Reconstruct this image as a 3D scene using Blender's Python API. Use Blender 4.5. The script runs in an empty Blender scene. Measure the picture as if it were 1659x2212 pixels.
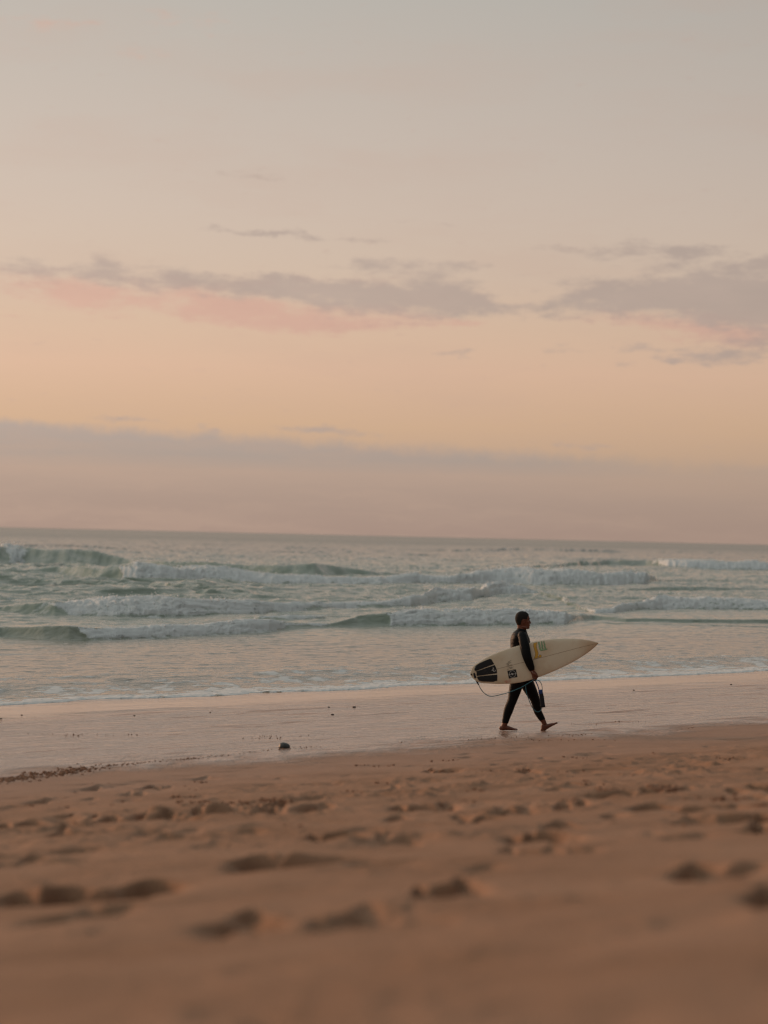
import bpy, bmesh, math, random
import numpy as np
from mathutils import Vector, Matrix

sc = bpy.context.scene
COL = sc.collection
R = math.radians
def L(r, g, b):
    f = lambda c: (c/255/12.92) if c/255 <= 0.04045 else ((c/255+0.055)/1.055)**2.4
    return (f(r), f(g), f(b), 1.0)

# ------------------------------------------------------------------ camera
H = 2.83                      # eye height above the wet sand under the walker
FPX = 5223.0                  # focal length in pixels of a 1659 x 2212 picture
PITCH, ROLL = math.atan(51/FPX), math.atan(38/1659)
camd = bpy.data.cameras.new("camera"); cam = bpy.data.objects.new("camera", camd); COL.objects.link(cam)
camd.sensor_fit = 'VERTICAL'; camd.sensor_height = 36.0; camd.sensor_width = 27.0
camd.lens = FPX*36/2212
camd.clip_start = 0.2; camd.clip_end = 60000
CM = Matrix.Translation((0, 0, H)) @ Matrix.Rotation(R(90)+PITCH, 4, 'X') @ Matrix.Rotation(ROLL, 4, 'Z')
cam.matrix_world = CM
camd.dof.use_dof = True; camd.dof.focus_distance = 44.0; camd.dof.aperture_fstop = 1.4
sc.camera = cam
sc.view_settings.view_transform = 'Standard'; sc.view_settings.look = 'None'
sc.view_settings.exposure = 0; sc.view_settings.gamma = 1
sc.render.resolution_x = 768; sc.render.resolution_y = 1024
sc.cycles.filter_width = 1.1; sc.cycles.max_bounces = 5; sc.cycles.use_denoising = True

# ------------------------------------------------------------------ sky
world = bpy.data.worlds.new("World"); sc.world = world; world.use_nodes = True
class NT:
    def __init__(s, nt): s.nt = nt; nt.nodes.clear()
    def n(s, typ, ins=None, **kw):
        nd = s.nt.nodes.new(typ)
        for k, v in kw.items(): setattr(nd, k, v)
        for k, v in (ins or {}).items():
            sock = nd.inputs[k]
            if isinstance(v, bpy.types.NodeSocket): s.nt.links.new(v, sock)
            else: sock.default_value = v
        return nd
    def math(s, op, a, b=0.0, c=0.0, clamp=False):
        return s.n('ShaderNodeMath', {0: a, 1: b, 2: c}, operation=op, use_clamp=clamp).outputs[0]
    def rng(s, v, a, b, c=0.0, d=1.0, smooth=True):
        return s.n('ShaderNodeMapRange', {0: v, 1: a, 2: b, 3: c, 4: d},
                   interpolation_type='SMOOTHSTEP' if smooth else 'LINEAR').outputs[0]
    def mix(s, f, a, b, blend='MIX'):
        nd = s.n('ShaderNodeMix', data_type='RGBA', blend_type=blend)
        for k, v in ((0, f), (6, a), (7, b)):
            if isinstance(v, bpy.types.NodeSocket): s.nt.links.new(v, nd.inputs[k])
            else: nd.inputs[k].default_value = v
        return nd.outputs[2]
    def ramp(s, f, stops):
        nd = s.n('ShaderNodeValToRGB', {0: f}); cr = nd.color_ramp
        while len(cr.elements) < len(stops): cr.elements.new(0.5)
        for e, (p, c) in zip(cr.elements, stops): e.position = p; e.color = c
        return nd.outputs[0]
    def noise(s, vec, scale, detail=4, rough=0.55, out=0, **kw):
        return s.n('ShaderNodeTexNoise', {'Vector': vec, 'Scale': scale, 'Detail': detail, 'Roughness': rough}, **kw).outputs[out]

def build_world():
    t = NT(world.node_tree)
    tc = t.n('ShaderNodeTexCoord').outputs['Generated']
    sep = t.n('ShaderNodeSeparateXYZ', {0: tc})
    x, y, z = sep.outputs
    az = t.math('MULTIPLY', t.math('ARCTAN2', x, y), 57.2958)
    el = t.math('MULTIPLY', t.math('ARCSINE', z), 57.2958)
    # gradient of the clear sky against elevation
    st = [(0, (166,142,128)), (0.9, (176,151,134)), (1.6, (190,161,137)), (2.6, (206,172,142)), (3.9, (215,180,154)), (5.0, (212,183,159)),
          (6.2, (207,185,166)), (7.6, (203,185,170)), (9.3, (197,183,171)), (11.2, (190,180,170)), (12.8, (183,178,170)), (16, (172,172,168))]
    base = t.ramp(t.math('DIVIDE', el, 20.0, clamp=True), [(e/20, L(*c)) for e, c in st])
    base = t.mix(t.rng(el, 13, 45), base, L(176,184,184))
    low = t.ramp(t.math('DIVIDE', el, 4.0, clamp=True),
                 [(0, L(166,142,129)), (0.2, L(171,148,134)), (0.36, L(180,156,140)), (0.45, L(171,155,144)), (0.6, L(177,160,149)), (0.8, L(190,168,152))])
    # --- clouds in (azimuth, elevation) degrees
    P = t.n('ShaderNodeCombineXYZ', {0: az, 1: el, 2: 0.0}).outputs[0]
    Ps = t.n('ShaderNodeVectorMath', {0: P, 1: (0.55, 1.5, 1)}, operation='MULTIPLY').outputs[0]
    n1 = t.noise(Ps, 1.6, 7, 0.66, out=1)
    off = t.n('ShaderNodeVectorMath', {0: t.n('ShaderNodeVectorMath', {0: n1, 1: (0.5, 0.5, 0.5)}, operation='SUBTRACT').outputs[0],
                                       1: (1.8, 0.62, 0)}, operation='MULTIPLY').outputs[0]
    PW = t.n('ShaderNodeVectorMath', {0: P, 1: off}, operation='ADD').outputs[0]
    def blobs(lst):
        tot = None
        for b in lst:
            bx, by, hw, hh = b[:4]; w = b[4] if len(b) > 4 else 1.0
            u = (bx-829)/91.2; v = (1138+38*bx/1659-by)/91.2
            mp = t.n('ShaderNodeMapping', {0: PW, 1: (u, v, 0), 2: (0, 0, R(-1.3)), 3: (hw*1.3/91.2, hh*2.4/91.2, 1)}, vector_type='TEXTURE').outputs[0]
            ln = t.n('ShaderNodeVectorMath', {0: mp}, operation='LENGTH').outputs['Value']
            m = t.rng(ln, 1.15, 0.0, 0.0, w)
            tot = m if tot is None else t.math('ADD', tot, m)
        return tot
    gray = [(60,592,120,17,.95),(210,588,60,22),(330,606,110,20),(480,620,130,17,.95),(600,628,100,17),(720,638,130,24),(860,650,150,30),
            (960,640,110,24),(1040,664,90,13,.75),(1160,670,100,13,.65),(1280,650,130,26),(1410,638,160,30),(1560,650,170,36),(1660,640,150,36),
            (1600,700,120,14,.8),(1500,762,120,10,.7),(860,575,150,13,.8),(1000,577,70,7,.7),(600,600,60,8,.5),(760,566,60,8,.5),
            (1240,547,120,8,.8),(1400,541,120,12,.95),(1500,551,90,8,.8),(1640,572,50,10,.9),(1480,578,170,10,.5),(1200,600,90,9,.35),
            (500,500,110,4,.75),(620,507,100,4.5,.8),(740,517,110,5,.5),(960,484,180,3,.35),(975,767,60,6,.7),(1220,757,65,7,.6),(1350,747,48,10,.8),
            (1340,790,30,6,.6),(1430,782,50,6,.7),(1560,780,120,11,.9),(1660,750,70,16,.7),(1580,738,100,10,.5),
            (450,929,34,6,.9),(700,931,130,7,.95),(270,907,90,5,.9),(1250,962,150,6,.7),(1100,985,180,7,.6),(1560,922,60,2.5,.5),(510,380,80,6,.75),(560,392,60,4,.6),(560,595,50,6,.5)]
    pink = [(60,620,150,20,.9),(220,655,110,24),(150,640,80,18,.7),(420,648,160,26,1.1),(540,684,160,22,1.1),(680,702,120,12,.8),(740,680,140,18,.8),(900,694,150,15,.8),
            (1300,686,140,12,.7),(1450,702,130,16,.8),(1550,728,130,20,.8),(1630,715,120,24,.7),(1000,701,60,7,.7),(20,684,30,4,.7),
            (50,66,150,14,.32),(120,78,90,8,.3),(370,66,120,16,.55),(280,130,90,7,.5),(250,600,120,14,.5),(600,612,110,14,.6),(800,612,120,12,.5)]
    fine = t.math('MULTIPLY', t.math('SUBTRACT', t.noise(t.n('ShaderNodeVectorMath', {0: P, 1: (0.8, 2.4, 1)}, operation='MULTIPLY').outputs[0], 1.9, 7, .62), .5), 2.3)
    dg = t.rng(t.math('ADD', blobs(gray), fine), 0.20, 1.35); dp = t.rng(t.math('ADD', blobs(pink), fine), 0.22, 1.5)
    nz = t.noise(t.n('ShaderNodeVectorMath', {0: P, 1: (0.3, 1.0, 1)}, operation='MULTIPLY').outputs[0], 1.2, 4)
    gcol = t.mix(nz, L(164,150,143), L(188,168,156))
    pcol = t.mix(nz, L(198,158,144), L(218,178,158))
    c = t.mix(t.math('MULTIPLY', dp, 0.85), base, pcol)
    c = t.mix(t.math('MULTIPLY', dg, 0.78), c, gcol)
    # very faint high veils
    veil = t.noise(t.n('ShaderNodeVectorMath', {0: PW, 1: (0.12, 0.55, 1)}, operation='MULTIPLY').outputs[0], 0.8, 5, 0.6)
    c = t.mix(t.math('MULTIPLY', t.rng(veil, 0.42, 0.7), 0.22), c, L(196,166,150))
    # low bank over the horizon
    wob = t.math('MULTIPLY', t.math('SUBTRACT', t.noise(P, 1.0, 8, 0.66), 0.5), 0.75)
    edge = t.math('ADD', t.rng(az, -9, 9, 2.5, 1.78, smooth=False), wob)
    dlt = t.math('SUBTRACT', edge, el)
    soft = t.rng(az, -8, 10, 0.24, 0.40, smooth=False)
    bank = t.math('MULTIPLY', t.rng(t.math('DIVIDE', dlt, soft), -0.6, 0.8), t.rng(az, 1, 8, 1.0, 0.6))
    lay = t.noise(t.n('ShaderNodeVectorMath', {0: PW, 1: (0.16, 1.6, 1)}, operation='MULTIPLY').outputs[0], 1.2, 6, .6)
    low = t.mix(t.rng(lay, .40, .70, 0, .4), low, L(186,159,141))
    c = t.mix(bank, c, low)
    # brighter, warmer to the left (where the sun has just gone); behind the viewer an added dark low band shades slopes facing it, paler above
    lr = t.rng(az, -50, 60, 1.42, 0.52, smooth=False)
    lrt = t.n('ShaderNodeCombineXYZ', {0: lr, 1: t.math('POWER', lr, 0.94), 2: t.math('POWER', lr, 0.86)}).outputs[0]
    c = t.mix(1.0, c, lrt, 'MULTIPLY')
    rear = t.rng(y, 0.35, -0.45)
    c = t.mix(t.math('MULTIPLY', rear, t.math('MULTIPLY', t.rng(x, -1.0, 0.4, 0.55, 1.0), t.rng(el, 50, 22))), c, t.mix(t.rng(el, 14, 36), L(58,52,50), L(156,159,159)))
    c = t.mix(t.rng(el, -0.2, -3.0), c, L(70,52,42))
    bg = t.n('ShaderNodeBackground', {0: c, 1: 1.0})
    o = t.n('ShaderNodeOutputWorld'); t.nt.links.new(bg.outputs[0], o.inputs[0])
build_world()
world.cycles.sampling_method = 'MANUAL'; world.cycles.sample_map_resolution = 1024

sun = bpy.data.lights.new("sun", 'SUN'); suno = bpy.data.objects.new("sun", sun); COL.objects.link(suno)
sun.energy = 2.3; sun.angle = R(16); sun.color = (1.0, 0.56, 0.33)
sd = Vector((-1.0, 0.85, 0.26)).normalized()          # towards the sun: low, left, a little seaward
suno.rotation_euler = sd.to_track_quat('Z', 'Y').to_euler()

# ------------------------------------------------------------------ helpers
def setp(o, label=None, cat=None, group=None, kind=None):
    if label: o['label'] = label
    if cat: o['category'] = cat
    if group: o['group'] = group
    if kind: o['kind'] = kind
    return o
def link(name, me, mat=None, parent=None):
    o = bpy.data.objects.new(name, me); COL.objects.link(o)
    if mat: me.materials.append(mat)
    if parent: o.parent = parent
    return o
def material(name):
    m = bpy.data.materials.new(name); m.use_nodes = True
    return m, NT(m.node_tree)
def finish(t, **ins):
    b = t.n('ShaderNodeBsdfPrincipled', {k.replace('_', ' '): v for k, v in ins.items()})
    o = t.n('ShaderNodeOutputMaterial'); t.nt.links.new(b.outputs[0], o.inputs[0]); return b
def simple(name, col, rough=0.6, var=0.12, scale=30, spec=0.5, bump=0.0, bscale=200):
    m, t = material(name)
    p = t.n('ShaderNodeTexCoord').outputs['Object']
    n = t.noise(p, scale, 5)
    c = t.mix(n, tuple(v*(1-var) for v in col[:3])+(1,), tuple(min(1, v*(1+var)) for v in col[:3])+(1,))
    kw = dict(Base_Color=c, Roughness=rough)
    if bump:
        kw['Normal'] = t.n('ShaderNodeBump', {'Strength': bump, 'Distance': 0.003, 'Height': t.noise(p, bscale, 3)}).outputs[0]
    b = finish(t, **kw); b.inputs['Specular IOR Level'].default_value = spec
    return m

def _h(ix, iy, seed):
    h = (ix.astype(np.int64)*374761393 + iy.astype(np.int64)*668265263 + seed*1442695041) & 0xFFFFFFFF
    h = ((h ^ (h >> 13))*1274126177) & 0xFFFFFFFF
    h = ((h ^ (h >> 16))*2246822519) & 0xFFFFFFFF
    return ((h ^ (h >> 15)) & 0xFFFF).astype(np.float32)/65535.0
def vn(x, y, seed=0):
    ix = np.floor(x); iy = np.floor(y); fx = (x-ix).astype(np.float32); fy = (y-iy).astype(np.float32)
    fx = fx*fx*fx*(fx*(fx*6-15)+10); fy = fy*fy*fy*(fy*(fy*6-15)+10)
    a = _h(ix, iy, seed); b = _h(ix+1, iy, seed); c = _h(ix, iy+1, seed); d = _h(ix+1, iy+1, seed)
    return (a+(b-a)*fx+(c-a)*fy+(a-b-c+d)*fx*fy)*2-1        # -1..1
def fbm(x, y, seed=0, o=4, g=0.5):
    s = 0; a = 1; tot = 0
    for k in range(o):
        s = s + a*vn(x, y, seed+17*k); tot += a; a *= g
        x, y = 0.8*2*x+0.6*2*y+5.2, -0.6*2*x+0.8*2*y+1.7
    return s/tot
def sstep(a, b, x):
    t = np.clip((x-a)/(b-a), 0, 1); return t*t*(3-2*t)
def grid_mesh(name, X, Y, Z, keep=None):
    nr, nc = X.shape
    v = np.stack([X, Y, Z], -1).reshape(-1, 3).astype(np.float32)
    i = np.arange((nr-1)*(nc-1)); r = i//(nc-1); c = i % (nc-1)
    a = r*nc+c
    q = np.stack([a, a+1, a+nc+1, a+nc], -1)
    if keep is not None:
        k = keep.reshape(-1); q = q[k[q].any(axis=1)]
        used = np.zeros(len(v), bool); used[q.ravel()] = True
        rem = np.cumsum(used)-1; v = v[used]; q = rem[q]
    else: used = None
    me = bpy.data.meshes.new(name)
    me.vertices.add(len(v)); me.vertices.foreach_set('co', v.ravel())
    me.loops.add(q.size); me.loops.foreach_set('vertex_index', q.ravel().astype(np.int32))
    me.polygons.add(len(q)); me.polygons.foreach_set('loop_start', np.arange(0, q.size, 4, dtype=np.int32))
    me.polygons.foreach_set('use_smooth', np.ones(len(q), bool))
    me.update(calc_edges=True)
    return me, used
def add_attr(me, name, arr, used):
    a = arr.reshape(-1).astype(np.float32)
    if used is not None: a = a[used]
    at = me.attributes.new(name, 'FLOAT', 'POINT'); at.data.foreach_set('value', a)

# pixel of the 1659 x 2212 view -> world point on a given height
def ray(px, py):
    d = CM.to_3x3() @ Vector(((px-829.5)/FPX, (1106-py)/FPX, -1)); return d
def on_z(px, py, z):
    d = ray(px, py); k = (z-H)/d.z
    return np.array([d.x*k, d.y*k, z])

# ------------------------------------------------------------------ the shore: position measured from the water's edge
SEA = -0.2
S0 = on_z(0, 1518, SEA)[:2]; S1 = on_z(1659, 1447, SEA)[:2]
TD = (S1-S0)/np.linalg.norm(S1-S0); ND = np.array([TD[1], -TD[0]])
def shore(x, y):
    a = (x-S0[0])*TD[0]+(y-S0[1])*TD[1]; q = (x-S0[0])*ND[0]+(y-S0[1])*ND[1]
    return a, q
QZ = [-60,-20,-5,0,6,10,12,13.8,15.5,17.6,20.3,24.5,27.9,30.7,33.5,45,90,400]
ZZ = [-4,-1.6,-.55,SEA,-.08,-.01,.035,.12,.27,.45,.68,1.10,1.52,1.93,2.12,2.7,4,6]
def beach0(x, y):
    a, q = shore(x, y)
    z = sum(np.interp(q+o, QZ, ZZ) for o in (-1.2, -.6, 0, .6, 1.2))/5
    return z
def on_beach(px, py):
    lo, hi = 1.0, 80.0; d = ray(px, py); d = d/d.y
    for _ in range(50):
        m = (lo+hi)/2; p = np.array([d.x*m, m]); zz = H+d.z*m
        if zz > beach0(p[0], p[1]): lo = m
        else: hi = m
    return np.array([d.x*lo, lo, H+d.z*lo])

def edge_noise(a):  # meander of the water's edge
    return 0.75*np.abs(vn(a/4.0, a*0, 3))-.3+0.30*np.abs(vn(a/1.5, a*0+9, 4))+0.08*vn(a/.5, a*0+9, 5)

# ------------------------------------------------------------------ beach
def fan(ys, dense, nd, outer, no, w):
    t = np.linspace(-dense, dense, nd)
    o = dense*np.exp(np.linspace(0, math.log(outer/dense), no+1)[1:])
    u = np.concatenate([-o[::-1], t, o])
    Y = np.repeat(ys[:, None], len(u), 1); X = w(ys)[:, None]*u[None, :]
    return X, Y
MARKS = [(550,1978,80,14,.8),(175,1930,125,24,1),(625,1860,115,17,1.2),(700,1811,48,14,1.1),(90,1858,90,10,.5),(775,1968,60,14,.5),
 (10,1783,22,8,.9),(70,1780,32,8,.8),(225,1773,60,8,.9),(170,1768,30,7,.6),(335,1763,30,8,.7),(380,1765,40,8,.6),(675,1750,24,7,1),(590,1733,34,5,.9),
 (617,1729,22,5,1),(585,1753,25,8,.6),(475,1753,40,8,.5),(330,1795,25,6,.6),(470,1825,35,8,.5),(150,1798,30,8,.5),(335,1700,22,4,.6),(207,1700,12,3,.6),
 (287,1713,22,3,.5),(1165,1804,60,9,1.2),(1150,1835,40,8,.6),(1250,1833,25,7,.6),(1220,1783,30,8,.7),(1630,1790,40,10,1),(1600,1763,42,6,.9),
 (1510,1741,80,7,1.1),(1320,1713,50,7,1.1),(1435,1708,42,10,.9),(1645,1700,32,6,.9),(1225,1738,26,8,.9),(1195,1703,20,4,.9),(920,1743,48,8,1),
 (1100,1748,36,6,.8),(1030,1763,36,5,.8),(865,1763,20,6,.7),(1310,1763,25,5,.6),(970,1913,58,13,1),(1650,1928,42,14,.9),(1560,1868,75,16,.8),
 (855,1813,55,8,.5),(845,1968,90,12,.4),(952,1665,28,3.5,.9),(1130,1664,20,2.5,.6),(1430,1660,24,2,.5),(1100,1650,40,2,.4),(1280,1628,40,1.6,.4),
 (1560,1635,60,1.8,.4),(1290,1640,16,2,.4),(450,1679,34,2,.4),(90,1730,20,4,.5),(850,1700,28,3,.5),(1030,1706,20,3,.5),(1230,1690,16,3,.5),(1500,1768,40,5,.5)]
def build_beach():
    ys = np.concatenate([-np.exp(np.linspace(math.log(1500), math.log(1.2), 26)), np.arange(-1, 2.2, .4), np.arange(2.4, 9, .035), np.arange(9, 24, .028), np.arange(24, 42, .04),
                         np.arange(42, 66, .1), 66*np.exp(np.linspace(0, math.log(60), 40))])
    X, Y = fan(ys, 0.2, 860, 22, 26, lambda y: np.maximum(y, 0)+2.0)
    a, q = shore(X, Y)
    Z = beach0(X, Y)
    dry = sstep(13.0, 18.0, q)
    # slow undulation and soft hummocks
    Z += 0.02*fbm(a/5, q/2, 40, 3)*sstep(3, 14, q)+0.035*fbm(a/2.2, q/0.9, 41, 3)*dry
    near = (Y > 1) & (Y < 42) & (np.abs(X) < 14)
    xn, yn, an, qn = X[near], Y[near], a[near], q[near]; dn = dry[near]
    zn = np.zeros_like(xn)
    # trampled relief: sharper steps and crumbs
    m1 = sstep(0.05, 0.55, fbm(an/1.1, qn/1.1, 50, 3)+0.25*np.sin(qn*0.9))
    lump = fbm(xn/.16, yn/.30, 51, 4)
    band = np.exp(-((qn-19.0)/2.6)**2)
    zn += dn*(0.006*lump + m1*0.022*np.maximum(lump, -0.2)) + band*0.075*np.clip(fbm(xn/.22, yn/.34, 53, 4)-.02, -.12, .5)*sstep(-.3, .4, fbm(an/.9, qn/.6, 52, 3))
    # narrow shallow scours running along the firm sand
    sc_ = fbm(xn/.55, yn/.75, 55, 3)
    zn -= 0.022*sstep(0.36, 0.62, sc_)*sstep(12.5, 14, qn)*(1-sstep(20, 26, qn))
    rng = random.Random(4)
    mk = []
    for (px, py, hw, hh, amp) in MARKS:
        p = on_beach(px, py); g = max((H-p[2])/p[1], .05)
        mk.append((p[0], p[1], hw*p[1]/FPX, max(.05, .004*p[1]), min(amp, 1.15)*(hh+2)*p[1]/FPX*4.4, 0))
    base = list(mk)
    for (mx, my, rw, rd, amp, an_) in base:
        if rw < .09: continue
        for _ in range(3):
            mk.append((mx+rng.uniform(-1.2, 1.2)*rw, my+rng.uniform(-.35, .45), rw*rng.uniform(.22, .5), rd, amp*rng.uniform(.35, .8), rng.uniform(-.6, .6)))
    lumps = []
    for (mx, my, rw, rd, amp, an_) in base:
        for _ in range(rng.randint(2, 5)):
            lumps.append((mx+rng.gauss(0, 1.1)*rw, my+rng.uniform(.0, .5), rng.uniform(.04, .13), rng.uniform(.012, .045)*min(1, .4+amp*8)))
    for _ in range(240):
        yy = rng.uniform(9, 23); xx = rng.uniform(-.2, .2)*yy; aa, qq = shore(xx, yy)
        if 17.5 < qq < 23: lumps.append((xx, yy, rng.uniform(.03, .11), rng.uniform(.008, .035)))
    for _ in range(85):
        yy = rng.uniform(3.6, 30); xx = rng.uniform(-.25, .25)*(yy+2)
        aa, qq = shore(xx, yy)
        if qq < 14 or (yy < 10 and rng.random() < .75): continue
        mk.append((xx, yy, rng.uniform(.05, .18), rng.uniform(.05, .08), rng.uniform(.012, .06)*(1 if qq > 17 else .5), rng.uniform(-.4, .4)))
    for _ in range(150):
        yy = rng.uniform(19, 34); xx = rng.uniform(-.2, .2)*yy; aa, qq = shore(xx, yy)
        if 12.6 < qq < 21: mk.append((xx, yy, rng.uniform(.05, .26), .055, rng.uniform(.008, .022), rng.uniform(-.25, .25)))
    rag = 0.30*fbm(xn/.14, yn/.22, 61, 3)
    for (mx, my, rw, rd, amp, an_) in mk:
        s = (np.abs(xn-mx) < 2.2*rw+.1) & (yn-my > -1.0) & (yn-my < .9)
        if not s.any(): continue
        dx = (xn[s]-mx); dy = (yn[s]-my)-an_*dx
        e = dx/rw*(1+.25*np.sin(mx*40+my*9)*np.sign(dx))
        dy = dy + .05*np.sin(e*2.3+mx*31) + .075*rag[s] + .05*e*e
        side = np.exp(-np.abs(e)**2.6)
        wall = 1/(1+np.exp(np.clip(dy/rd*4, -30, 30)))              # drops at the far wall of the print
        pit = wall*sstep(-.62, -.42, dy)
        rim = np.exp(-(np.where(dy > 0, dy/.16, dy/.04))**2)
        zn[s] += amp*side*(-1.0*pit*(.85+.7*rag[s]) + .14*rim)
    for (mx, my, lr_, lh) in lumps:
        s = (np.abs(xn-mx) < 2.5*lr_) & (np.abs(yn-my) < 2.5*lr_)
        if s.any():
            r2 = ((xn[s]-mx)**2+(yn[s]-my)**2)/lr_**2
            zn[s] += .42*lh*np.exp(-r2**1.4)*(1+.8*rag[s])
    Z[near] += zn
    # wave-combed film of water: fine real ripple
    wetz = sstep(2.5, 4.5, q)*(1-sstep(9.5, 12.2, q))
    Z += wetz*0.007*fbm(X/.6, Y/.40, 70, 3)
    me, used = grid_mesh('sand', X, Y, Z)
    add_attr(me, 'q', q+0.55*fbm(a/2.4, q/1.2, 80, 4)+edge_noise(a)*0.6, used)
    m, t = material('sand')
    Q = t.n('ShaderNodeAttribute', attribute_name='q').outputs['Fac']
    P = t.n('ShaderNodeTexCoord').outputs['Object']
    Pr = t.n('ShaderNodeMapping', {0: P, 2: (0, 0, -math.atan2(TD[1], TD[0]))}).outputs[0]
    Pl = t.n('ShaderNodeVectorMath', {0: Pr, 1: (0.35, 1, 1)}, operation='MULTIPLY').outputs[0]
    fing = t.noise(t.n('ShaderNodeVectorMath', {0: P, 1: (.9, .5, 1)}, operation='MULTIPLY').outputs[0], 1.5, 5, .65)
    Qf = t.math('ADD', Q, t.math('MULTIPLY', t.math('SUBTRACT', fing, .5), 3.0))
    film = t.rng(Qf, 13.0, 10.4)                          # 1 under the water film
    damp = t.rng(Q, 19, 12)
    patch = t.rng(t.noise(P, 0.9, 6, .62), .3, .7)
    dryc = t.mix(patch, (0.258, 0.144, 0.086, 1), (0.352, 0.208, 0.134, 1))
    grain = t.noise(P, 260, 2)
    dryc = t.mix(t.rng(grain, .3, .7, 0, .35, smooth=False), dryc, (0.20, 0.10, 0.055, 1))
    ocr = t.noise(P, 3.0, 4)
    dryc = t.mix(t.rng(ocr, .58, .75, 0, .45), dryc, (0.37, 0.19, 0.10, 1))
    dampc = t.mix(patch, (0.268, 0.148, 0.090, 1), (0.305, 0.172, 0.108, 1))
    c = t.mix(damp, dryc, dampc)
    c = t.mix(film, c, (0.31, 0.180, 0.120, 1))
    strk = t.noise(t.n('ShaderNodeVectorMath', {0: Pr, 1: (.35, 1.5, 1)}, operation='MULTIPLY').outputs[0], 1.0, 8, .70)
    dr = t.math('MULTIPLY', t.rng(strk, .50, .66), t.rng(Q, 2.0, 5.0))      # strips where the film has drained off
    rough = t.math('ADD', t.math('MULTIPLY', film, -0.63), t.rng(damp, 0, 1, .94, .72))
    rough = t.math('ADD', rough, t.math('MULTIPLY', t.math('MULTIPLY', dr, film), .38))
    mirror = t.rng(Q, 5.0, 2.6)
    rip1 = t.noise(t.n('ShaderNodeVectorMath', {0: P, 1: (0.8, 1.0, 1)}, operation='MULTIPLY').outputs[0], 6.5, 4, .6)
    rip2 = t.noise(Pl, 2.2, 4, .6)
    ripple = t.math('ADD', t.math('MULTIPLY', rip1, .045), t.math('MULTIPLY', rip2, .065))
    rip3 = t.noise(t.n('ShaderNodeVectorMath', {0: Pr, 1: (.45, 1.15, 1)}, operation='MULTIPLY').outputs[0], 1.0, 6, .62)
    ripple = t.math('ADD', ripple, t.math('MULTIPLY', rip3, .11))
    ripple = t.math('MULTIPLY', ripple, t.math('MULTIPLY', t.rng(mirror, 0, 1, 1.0, .10), film))
    gr = t.math('MULTIPLY', t.math('MULTIPLY', t.noise(P, 90, 4, .7), .006), t.rng(film, 0, 1, 1, 0))
    hgt = t.math('ADD', ripple, gr)
    bmp = t.n('ShaderNodeBump', {'Strength': 1.0, 'Distance': 1.0, 'Height': hgt}).outputs[0]
    spec = t.rng(damp, 0, 1, .15, .35)
    b = finish(t, Base_Color=c, Roughness=rough, Normal=bmp)
    t.nt.links.new(t.math('ADD', spec, t.math('MULTIPLY', t.math('MULTIPLY', film, t.rng(dr, 0, 1, 1, .1)), .55)), b.inputs['Specular IOR Level'])
    o = link('sand', me, m); setp(o, kind='structure')
    return o
build_beach()

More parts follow.
